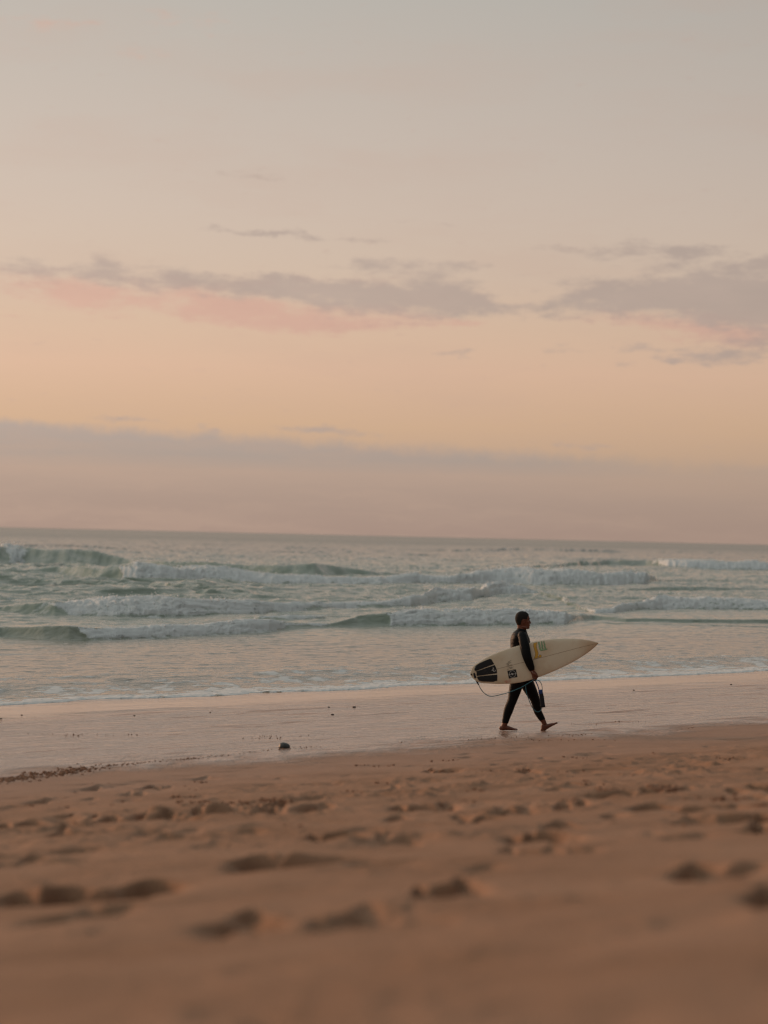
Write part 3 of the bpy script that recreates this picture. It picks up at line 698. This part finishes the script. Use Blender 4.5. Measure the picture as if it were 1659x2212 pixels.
    h = t.math('ADD', t.math('MULTIPLY', fold, .008), t.math('MULTIPLY', t.noise(p, 160, 2), .0006))
    finish(t, Base_Color=t.mix(fold, (.003,.003,.0035,1), (.008,.007,.007,1)), Roughness=.55,
           Normal=t.n('ShaderNodeBump', {'Strength': .8, 'Distance': 1.0, 'Height': h}).outputs[0])
    neo.node_tree.nodes['Principled BSDF'].inputs['Specular IOR Level'].default_value = .12
    shell('wetsuit', suit, .0035, neo)
    hm = simple('hair', (.012,.009,.007,1), .8, .5, 300, .3, .8, 900)
    shell('hair', hair, .0045, hm, .0012)
    em = simple('eye_white', (.28,.24,.21,1), .2, .02, 5); ed = simple('iris', (.02,.012,.008,1), .15)
    for sy in (-1, 1):
        b = bmesh.new(); blob(b, (.1125, sy*.031, 1.637), (.0120,.0120,.0085)); eo = link('eye', mesh_of(b, 'eye'), em, root)
        b = bmesh.new(); blob(b, (.1205, sy*.0325, 1.637), (.0050,.0060,.0060)); link('iris', mesh_of(b, 'iris'), ed, eo)
        b = bmesh.new(); tube(b, spline([(.138,sy*.012,1.659),(.134,sy*.030,1.665),(.118,sy*.048,1.660)], 3), .0032, 8); link('eyebrow', mesh_of(b, 'eyebrow'), hm, root)
    b = bmesh.new()
    bmesh.ops.create_uvsphere(b, u_segments=12, v_segments=8, radius=.0055, matrix=Matrix.Translation((.150,-.338,.885)))
    link('bracelet_bead', mesh_of(b, 'bead'), simple('silver', (.8,.78,.74,1), .25), root)
    return root
build_person()

# ------------------------------------------------------------------ surfboard (read off a 1659 px wide close view, 725 px per metre)
cpx = lambda cx, cy: ((cx-650)/725, (1415-cy)/725)
TILT = R(9); ang = math.atan2(818-475, 1473-112)
ca, sa = math.cos(ang), math.sin(ang)
BU = Vector((ca, 0, sa)); BV = (Vector((-sa, 0, ca))*math.cos(TILT)+Vector((0, 1, 0))*math.sin(TILT)).normalized()
BW = BU.cross(BV).normalized()
if BW.y > 0: BW = -BW
tx, tz = cpx(112, 818)
BO = Vector((tx, 0, tz)); BO.y = -.245
BL = math.hypot(1473-112, 343)/725
up_pts = [(92,790),(97,760),(110,735),(150,705),(220,655),(300,610),(420,560),(550,515),(640,490),(750,463),(850,440),(950,427),(1050,421),(1150,421),(1250,425),(1350,440),(1420,457),(1473,475)]
dn_pts = [(92,790),(97,815),(105,840),(130,865),(165,885),(200,895),(250,900),(350,905),(450,906),(550,903),(640,890),(740,865),(830,835),(900,808),(1000,767),(1100,722),(1200,673),(1300,615),(1380,560),(1430,520),(1473,475)]
def uv_of(cx, cy):
    X, Z = cpx(cx, cy); dx, dz = X-tx, Z-tz
    return dx*ca+dz*sa, (-dx*sa+dz*ca)/math.cos(TILT)
UP = np.array(sorted(uv_of(*p) for p in up_pts)); DN = np.array(sorted(uv_of(*p) for p in dn_pts))
U0 = max(UP[0, 0], DN[0, 0]); U1 = BL
def vspan(u):
    return float(np.interp(u, UP[:, 0], UP[:, 1])), float(np.interp(u, DN[:, 0], DN[:, 1]))
_us = np.linspace(0, 1, 61); _us = U0+(U1-U0)*(.5-.5*np.cos(np.pi*_us))
_hw = np.array([(vspan(u)[0]-vspan(u)[1])/2 for u in _us]); _vc = np.array([(vspan(u)[0]+vspan(u)[1])/2 for u in _us])
for _ in range(5):
    _hw[1:-1] = (_hw[:-2]+2*_hw[1:-1]+_hw[2:])/4; _vc[1:-1] = (_vc[:-2]+2*_vc[1:-1]+_vc[2:])/4
def hw(u):
    b = float(np.interp(u, _us, _hw)); t = (u-U0)/(U1-U0)
    return max(b*min(1, math.sqrt(max(1-(1-t/.05)**2, 0)) if t < .05 else 1), .0015)
def vc(u): return float(np.interp(u, _us, _vc))
def th(u):
    t = (u-U0)/(U1-U0); return .060*max(math.sin(math.pi*min(max(t*.94+.045, 0), 1)), 0)**.55*.5+.001
def rock(u):
    t = (u-U0)/(U1-U0); return .10*max(0, (t-.5)/.5)**2.4+.035*max(0, (.35-t)/.35)**2
PWR = 2.35
def deck(u, v, off=0.0):
    """point on the deck at (u, v)"""
    e = min(abs((v-vc(u))/hw(u)), .999)
    w = th(u)*(1-e**PWR)**(1/PWR)
    return BO+BU*u+BV*v+BW*(w+rock(u)+off)
def build_board():
    root = bpy.data.objects.new('surfboard', None); COL.objects.link(root); root.location = (WX, WY, GZ+.005); root.rotation_euler.y = -ROLL; root.scale = (.99, .99, .99)
    setp(root, 'worn off-white shortboard with black tail pad and drawn marks, carried under the walking man\'s arm', 'surfboard')
    bm = bmesh.new(); rings = []
    for k in range(90):
        t = k/89; u = U0+.0005+(U1-U0-.001)*(.5-.5*math.cos(math.pi*t)); h = hw(u)
        rings.append((BO+BU*u+BV*vc(u)+BW*rock(u), BV*h, BW*th(u), 2/PWR))
    loft(bm, rings, 64)
    m, t = material('board_fibreglass')
    p = t.n('ShaderNodeTexCoord').outputs['Object']
    sep = t.n('ShaderNodeSeparateXYZ', {0: p}).outputs
    n1 = t.noise(p, 2.6, 5, .6); n2 = t.noise(p, 18, 4, .6)
    c = t.mix(t.rng(n1, .38, .66, 0, .75), (.70,.60,.45,1), (.60,.45,.29,1))
    c = t.mix(t.rng(t.math('ADD', sep[0], t.math('MULTIPLY', n1, .3)), .85, 1.35, 0, .55), c, (.43,.26,.15,1))
    c = t.mix(t.rng(n2, .62, .75, 0, .30), c, (.42,.33,.24,1))
    finish(t, Base_Color=c, Roughness=t.rng(n2, .3, .7, .28, .5))
    link('hull', mesh_of(bm, 'hull'), m, root)
    black = simple('black_foam', (.010,.009,.009,1), .75, .5, 60, .4, .5, 300)
    ink = simple('ink', (.035,.030,.020,1), .6); olive = simple('green_ink', (.030,.085,.032,1), .6); lgreen = simple('pale_green', (.26,.42,.22,1), .6, .2, 60)
    yel = simple('yellow_paint', (.62,.33,.035,1), .6, .12, 50); red = simple('red_ink', (.50,.03,.03,1), .6); white = simple('white_ink', (.62,.60,.55,1), .6, .1, 80)
    brown = simple('stringer_wood', (.30,.20,.11,1), .5, .3, 80)
    c2 = lambda x, y: (x*.7, 331.8+y*.7)                     # second close view -> first
    def area(name, pts, mat, off, par=root, thick=0.0, sub=3):
        b = bmesh.new(); q = [uv_of(*c2(*p_)) for p_ in pts]
        # work on a local grid so that the patch follows the crowned deck
        vs = [b.verts.new((u, v, 0)) for u, v in q]
        b.faces.new(vs); bmesh.ops.triangulate(b, faces=b.faces[:])
        for _ in range(sub): 
            L_ = [e for e in b.edges if e.calc_length() > .02]
            if L_: bmesh.ops.subdivide_edges(b, edges=L_, cuts=1); bmesh.ops.triangulate(b, faces=b.faces[:])
        if thick:
            for f in b.faces:
                if f.normal.z < 0: f.normal_flip()
            be = [e for e in b.edges if e.is_boundary]
            ex = bmesh.ops.extrude_edge_only(b, edges=be)
            low = {g for g in ex['geom'] if isinstance(g, bmesh.types.BMVert)}
        else: low = set()
        for v in b.verts:
            uu = min(max(v.co.x, U0+.004), U1-.004)
            v.co = deck(uu, v.co.y, -.002 if v in low else off+thick)
        return link(name, mesh_of(b, name, False), mat, par)
    def strokes(name, lines, mat, wid, off, par=root):
        b = bmesh.new()
        for ln in lines:
            q = [Vector((*uv_of(*c2(*p_)), 0)) for p_ in ln]; d2 = []
            for i in range(len(q)-1):
                k = max(1, int((q[i+1]-q[i]).length/.012))
                d2 += [q[i].lerp(q[i+1], j/k) for j in range(k)]
            d2.append(q[-1]); prev = None
            for i, p_ in enumerate(d2):
                d = (d2[min(i+1, len(d2)-1)]-d2[max(i-1, 0)]); d = d.normalized() if d.length > 1e-6 else Vector((1, 0, 0))
                nn = Vector((-d.y, d.x, 0))*wid/2
                cur = [b.verts.new(deck(max(w_.x, U0+.003), w_.y, off)) for w_ in (p_+nn, p_-nn)]
                if prev: b.faces.new((prev[0], prev[1], cur[1], cur[0]))
                prev = cur
        return link(name, mesh_of(b, name, False), mat, par)
    # stringer
    b = bmesh.new(); prev = None
    for k in range(80):
        u = U0+.02+(U1-U0-.03)*k/79; v = vc(u) if u > 1.6 else float(np.interp(u, [0, .35, 1.6], [.0, 0.0, vc(1.6)]))
        cur = [b.verts.new(deck(u, v+s_, .0009)) for s_ in (.0026, -.0026)]
        if prev: b.faces.new((prev[0], prev[1], cur[1], cur[0]))
        prev = cur
    link('stringer', mesh_of(b, 'stringer', False), brown, root)
    # tail pad in three strips
    pads = [[(203,605),(215,560),(240,535),(300,500),(370,468),(440,441),(468,450),(490,492),(508,520),(400,560),(300,600),(226,628),(208,618)],
            [(226,636),(300,611),(400,575),(513,536),(532,562),(545,610),(551,660),(480,670),(400,680),(320,692),(245,703),(236,690),(240,655)],
            [(242,716),(300,706),(420,693),(552,681),(555,720),(552,775),(520,778),(500,790),(420,789),(330,786),(275,776),(252,742)]]
    po = [area('tail_pad', p_, black, .001, thick=.004) for p_ in pads]
    strokes('pad_mark', [[(483,575),(497,590)],[(500,572),(492,598)],[(484,590),(506,583)]], white, .0035, .0062, po[1])
    strokes('pad_mark', [[(508,600),(490,598),(474,608),(476,622),(492,622),(510,616)],[(492,622),(500,636),(516,634),(528,622),(524,610)]], white, .0050, .0062, po[1])
    strokes('pad_mark', [[(205,585),(206,556),(232,545),(226,572),(206,585)]], white, .0022, .0062, po[0])
    dots = []
    for i in range(6):
        for j, y0 in enumerate((608, 624, 640, 658)):
            x0 = 318+i*22+j*6; yy = y0-(i*3.2)
            dots.append([(x0, yy), (x0+5, yy-1)])
    strokes('pad_mark', dots, simple('grey_groove', (.10,.09,.085,1), .7), .0028, .0062, po[1])
    # yellow shape and green scribble
    Y1 = [(1113,203),(1140,193),(1172,186),(1160,225),(1158,262),(1172,310),(1185,352),(1180,392),(1171,431),(1140,434),(1117,439),(1134,395),(1138,352),(1125,300),(1111,250)]
    area('yellow_mark', Y1, yel, .0012)
    Y2 = [(1182,424),(1189,396),(1206,377),(1228,382),(1233,400),(1226,414),(1203,420)]
    area('yellow_mark', Y2, yel, .0012)
    strokes('outline_mark', [Y1+[Y1[0]], Y2+[Y2[0]]], ink, .0028, .0020)
    for g in ([(1185,185),(1198,176),(1208,205),(1216,260),(1228,300),(1206,300),(1196,250)],
              [(1228,178),(1240,168),(1250,215),(1262,280),(1256,300),(1236,285)],
              [(1262,170),(1276,168),(1286,215),(1300,270),(1306,292),(1280,296),(1272,230)],
              [(1206,296),(1258,296),(1306,290),(1325,290),(1310,304),(1262,312),(1218,312)]):
        area('green_mark', g, lgreen, .0012)
    strokes('green_outline', [[(1190,182),(1184,205),(1198,240),(1192,262),(1204,290),(1216,312),(1240,318),(1262,306),(1285,310),(1325,292),(1322,284),(1306,286)],
                              [(1190,182),(1204,186),(1206,212),(1218,235),(1212,258),(1228,284)],[(1232,172),(1236,196),(1230,214),(1244,240),(1238,262),(1250,290)],
                              [(1238,170),(1250,185),(1246,212),(1258,236),(1254,262),(1266,290)],[(1264,170),(1266,196),(1276,220),(1270,244),(1284,268),(1282,292)],
                              [(1264,170),(1278,172),(1280,200),(1292,226),(1288,250),(1306,286)]], olive, .0034, .0020)
    # handwritten letters WEEK, running across the board
    strokes('hand_lettering', [[(770,465),(712,492),(772,500),(688,520),(735,528)],[(735,528),(700,512)],
                               [(772,570),(706,582)],[(808,560),(748,586),(816,600)],[(742,562),(757,590)],[(700,605),(738,600)]], ink, .0036, .0012)
    strokes('hand_lettering', [[(703,535),(707,566)],[(703,550),(722,546)],[(728,560),(732,528),(744,550),(756,526),(762,556)],[(722,534),(726,562)],[(768,530),(772,552)],[(768,530),(784,527)],[(770,541),(782,539)],[(772,552),(786,549)]], ink, .0022, .0012)
    area('black_sticker', [(708,622),(774,611),(841,600),(852,658),(863,716),(797,729),(731,742),(720,682)], black, .0012)
    ring = [(787+49*math.cos(a_*math.pi/16), 671+50*math.sin(a_*math.pi/16)) for a_ in range(33)]
    strokes('circle_mark', [ring], white, .0042, .0022)
    strokes('bolt_mark', [[(728,682),(782,672),(800,668)],[(800,668),(768,656)],[(768,658),(792,690)],[(776,684),(800,672),(848,662)]], white, .0042, .0022)
    strokes('red_lettering', [[(762,748),(742,752),(738,764),(758,768),(756,784),(734,788)],[(728,760),(734,790),(718,796),(708,764)],[(700,766),(706,800),(690,788),(696,772),(684,768)],[(706,800),(684,802)],[(678,770),(684,792),(664,784)],[(676,782),(668,774)]], red, .0034, .0012)
    # leash plug at the tail
    b = bmesh.new()
    for (cx, cy) in ((200, 665), (160, 680)):
        u, v = uv_of(*c2(cx, cy)); c = deck(u, v, 0)
        loft(b, [(c-BW*.004, BU*.011, BV*.011), (c+BW*.002, BU*.011, BV*.011), (c+BW*.0028, BU*.008, BV*.008)], 16)
    link('leash_plug', mesh_of(b, 'leash_plug'), black, root)
    # three fins under the tail
    for (u, v, hgt) in ((.13, .0, .10), (.33, -.135, .10), (.33, .135, .10)):
        v0 = vc(u)+v; e = min(abs(v)/hw(u), .99)
        base = BO+BU*u+BV*v0+BW*(rock(u)-th(u)*(1-e**PWR)**(1/PWR)+.006)
        b = bmesh.new(); out_ = (-BW + BV*(.12*(1 if v > 0 else -1 if v < 0 else 0))).normalized()
        rings = []
        for k in range(9):
            s_ = k/8; ch = .055*(1-s_**1.6)**.8+.004
            rings.append((base+out_*(hgt*s_)-BU*(.055*s_**1.5), BU*ch, BV*(.0035*(1-s_*.7)), 1.2))
        loft(b, rings, 16)
        link('fin', mesh_of(b, 'fin'), simple('fin_plastic', (.03,.03,.03,1), .35), root)
    return root
build_board()

# ------------------------------------------------------------------ leash hanging from the tail, gathered in the hand
def build_leash():
    root = bpy.data.objects.new('surf_leash', None); COL.objects.link(root); root.location = (WX, WY, GZ+.005); root.rotation_euler.y = -ROLL; root.scale = (.99, .99, .99)
    setp(root, 'teal leash cord looping from board tail to the hand, dark ankle cuff dangling', 'leash')
    teal = simple('teal_cord', (.012,.115,.155,1), .35, .1, 20); blk = simple('cuff_neoprene', (.008,.008,.014,1), .6, .3, 60, .4, .4, 300)
    blue = simple('blue_webbing', (.010,.040,.17,1), .55, .15, 90)
    def P(cx, cy, y): X, Z = cpx(cx, cy); return Vector((X, y, Z))
    u, v = uv_of(140, 800); pl = deck(u, v, .004)
    b = bmesh.new()
    tube(b, spline([P(188,912,-.245),(P(200,940,-.25)),P(222,975,-.26),P(262,1015,-.27),P(318,1038,-.285),P(400,1024,-.30),P(520,990,-.325),P(640,940,-.345),P(700,905,-.35),P(755,872,-.345),P(785,858,-.325)], 8), .0055, 8)
    link('cord', mesh_of(b, 'cord'), teal, root)
    b = bmesh.new()
    tube(b, spline([P(795,868,-.33),P(815,862,-.335),P(838,872,-.34),P(858,905,-.34),P(866,945,-.335),P(868,990,-.33)], 6), .0050, 8)
    tube(b, spline([P(690,912,-.345),P(692,965,-.34),P(705,1020,-.335),P(728,1085,-.33),P(752,1140,-.33),P(780,1180,-.33),P(812,1202,-.33),P(842,1194,-.33),P(864,1166,-.33)], 6), .0050, 8)
    link('cord', mesh_of(b, 'cord_loop'), teal, root)
    b = bmesh.new()
    tube(b, spline([P(796,872,-.325),P(812,905,-.33),P(825,940,-.33),P(838,985,-.33)], 5), [(.0075,.0028)]*16, 10)
    link('cuff_strap', mesh_of(b, 'cuff_strap'), blue, root)
    # wide tail strap, folded over the rail
    b = bmesh.new()
    tube(b, [pl+BW*.004, P(150,835,-.292), P(166,868,-.285), P(176,893,-.265), P(186,915,-.25)], [(.012,.004),(.017,.005),(.016,.005),(.012,.006),(.008,.006)], 12)
    link('rail_saver', mesh_of(b, 'rail_saver'), blk, root)
    # ankle cuff: padded band hanging closed, flat towards the viewer
    def slab(name, top, bot, ht, hb, dep, mat):
        b = bmesh.new(); A, B = Vector(top), Vector(bot); d = (B-A).normalized(); sx = Vector((d.z, 0, -d.x))
        if sx.x < 0: sx = -sx
        rings = []
        for k in range(15):
            s_ = k/14; r_ = ht+(hb-ht)*s_; ed = min(1, .45+min(s_, 1-s_)*9)
            rings.append((A.lerp(B, s_)+sx*.004*math.sin(s_*5), sx*r_*(.9+.1*ed), Vector((0, dep*ed, 0)), .55))
        loft(b, rings, 24); return link(name, mesh_of(b, name), mat, root)
    slab('ankle_cuff', P(846,980,-.325), P(880,1155,-.325), .031, .034, .022, blk)
    slab('cuff_tab', P(842,966,-.327), P(855,1010,-.327), .027, .032, .024, blue)
build_leash()

# ------------------------------------------------------------------ stones and crumbs of sand
def stone_mesh(name, rx, ry, rz, seed, sub=4, rough=.12):
    bm = bmesh.new(); bmesh.ops.create_icosphere(bm, subdivisions=sub, radius=1)
    c = np.array([v.co[:] for v in bm.verts])
    d = 1+rough*fbm(c[:, 0]*1.3+c[:, 2]*.9+seed, c[:, 1]*1.3-c[:, 2]*.7, seed, 3)+rough*.25*fbm(c[:, 0]*6+c[:, 2]*4, c[:, 1]*6-c[:, 2]*3, seed+5, 2)
    for v, k in zip(bm.verts, d): v.co = Vector((v.co.x*rx*k, v.co.y*ry*k, v.co.z*rz*k))
    return mesh_of(bm, name)
p = on_beach(613.5, 1616)
rw = 12.5*p[1]/FPX
rockm = simple('dark_stone', (.040,.040,.036,1), .5, .45, 14, .4, .6, 60)
o = link('rock', stone_mesh('rock', rw*1.02, rw*.95, rw*.78, 3), rockm)
o.location = (p[0], p[1]+.03, p[2]+.012); o.rotation_euler = (0, .12, .4)
setp(o, 'rounded dark stone half sunk where the wet sand ends, left of the man', 'rock')
PEB = [(718,1544,4.5,'dark pebble below the pair of crumbs on the wet sand, nearest above the dark stone'),(765,1528,5,'flat brown pebble, right one of the close pair on the wet sand'),(710,1528,3.5,'small brown pebble, left one of the close pair on the wet sand'),
       (290,1546,3,'lone tiny pebble on the wet sand in the left third of the beach'),(2,1553,4,'dark pebble on the wet sand at the very left edge of the picture'),(47,1545,3,'tiny flat pebble on the wet sand near the left edge'),
       (1579,1479,3.2,'lone small pebble on the smooth wet sand far right of the man'),(1369,1491,3,'tiny pebble on the smooth wet sand just right of the man, under the board nose'),
       (454,1539,2.5,'tiny speck of stone on the wet sand between the left pebbles and the middle ones')]
pm = simple('brown_stone', (.07,.045,.030,1), .6, .4, 60)
for i, (px, py, hw_, lab) in enumerate(PEB):
    q_ = on_beach(px, py); r_ = .85*hw_*q_[1]/FPX
    o = link('pebble', stone_mesh('pebble', r_, r_*.9, r_*.42, 11+i, 2, .25), pm); o.location = (q_[0], q_[1], q_[2]+r_*.15); o.rotation_euler = (0, 0, i*1.3)
    setp(o, lab, 'pebble', 'pebbles scattered on the wet sand')
def build_crumbs():
    rng = random.Random(8); base = []
    b0 = bmesh.new(); bmesh.ops.create_icosphere(b0, subdivisions=1, radius=1)
    bv = np.array([v.co[:] for v in b0.verts]); bf = np.array([[v.index for v in f.verts] for f in b0.faces]); b0.free()
    P = []
    def add(px, py, smin, smax, j=0):
        if j: px += rng.gauss(0, j); py += rng.gauss(0, j*.10)
        q_ = on_beach(px, py); P.append((q_[0], q_[1], q_[2], smin+(smax-smin)*rng.random()**2.2))
    # crumbly line at the reach of the last wave
    line = [(-20,1690),(40,1682),(100,1674),(180,1662),(230,1656),(300,1648),(400,1640),(520,1629),(600,1617),(700,1612),(830,1605),(1000,1596),(1120,1592),(1400,1580),(1659,1560)]
    lx = [a_[0] for a_ in line]; ly = [a_[1] for a_ in line]
    for _ in range(1500):
        x_ = abs(rng.gauss(0, 260))-20; x_ = x_ if x_ < 640 else rng.uniform(0, 640)
        dens = .5+.5*math.sin(x_*.05)+.6*math.sin(x_*.013+1)
        if rng.random() > .35+dens*.5: continue
        add(x_, float(np.interp(x_, lx, ly))+rng.gauss(0, 4.2 if x_ < 240 else 1.3), .004, .021 if x_ < 260 else .011)
    for _ in range(240):
        x_ = rng.uniform(600, 1640)
        if math.sin(x_*.031)+math.sin(x_*.011+2) < .1: continue
        add(x_, float(np.interp(x_, lx, ly))+rng.gauss(0, 1.3), .005, .012)
    # thin broken dark lines on the film
    for (x0, x1, y0) in ((60,330,1588),(520,640,1595),(1230,1290,1563),(1300,1420,1560),(1130,1330,1600),(1180,1260,1588),(560,680,1591),(130,170,1588)):
        for _ in range(int((x1-x0)*.14)): add(rng.uniform(x0, x1), y0+rng.gauss(0, 1.0)+(x0-rng.uniform(x0, x1))*.01, .004, .011)
    # scattered clusters over the firm and the trodden sand
    for _ in range(70):
        cx_, cy_ = rng.uniform(-40, 1700), rng.uniform(1625, 1790)
        a_, qq = shore(*on_beach(cx_, cy_)[:2])
        if qq < 13: continue
        n_ = rng.randint(3, 18); sp = rng.uniform(4, 26)
        for _ in range(n_): add(cx_+rng.gauss(0, sp), cy_+rng.gauss(0, sp*.08), .004, .016)
    for (cx_, cy_, n_, sp, sz) in ((950,1664,70,16,.020),(1320,1708,80,18,.026),(1430,1703,90,18,.030),(590,1729,50,16,.02),(1130,1663,40,10,.014),(1060,1667,40,30,.010),(470,1735,60,40,.02),(385,1755,50,30,.022),(1510,1725,70,50,.022),(920,1733,70,40,.022),(1225,1728,50,18,.024),(660,1745,40,20,.02)):
        for _ in range(n_): add(cx_+rng.gauss(0, sp), cy_+rng.gauss(0, 2.2), .006, sz)
    n = len(P); P = np.array(P); rs = np.random.RandomState(2)
    sc_ = np.stack([P[:, 3]*rs.uniform(.8, 1.5, n), P[:, 3]*rs.uniform(.8, 1.4, n), P[:, 3]*rs.uniform(.45, .9, n)], -1)
    V = bv[None]*sc_[:, None]*rs.uniform(.7, 1.25, (n, len(bv), 1))
    V += P[:, None, :3]; V[:, :, 2] += P[:, None, 3]*.25
    F = bf[None]+np.arange(n)[:, None, None]*len(bv)
    me = bpy.data.meshes.new('sand_crumbs'); me.from_pydata(V.reshape(-1, 3).tolist(), [], F.reshape(-1, 3).tolist())
    me.polygons.foreach_set('use_smooth', [True]*len(me.polygons))
    o = link('sand_crumbs', me, simple('crumb_sand', (.24,.13,.08,1), .9, .3, 8, .2)); setp(o, 'crumbs of damp sand strewn along the wash line and the trodden beach', 'sand crumbs', kind='stuff')
build_crumbs()
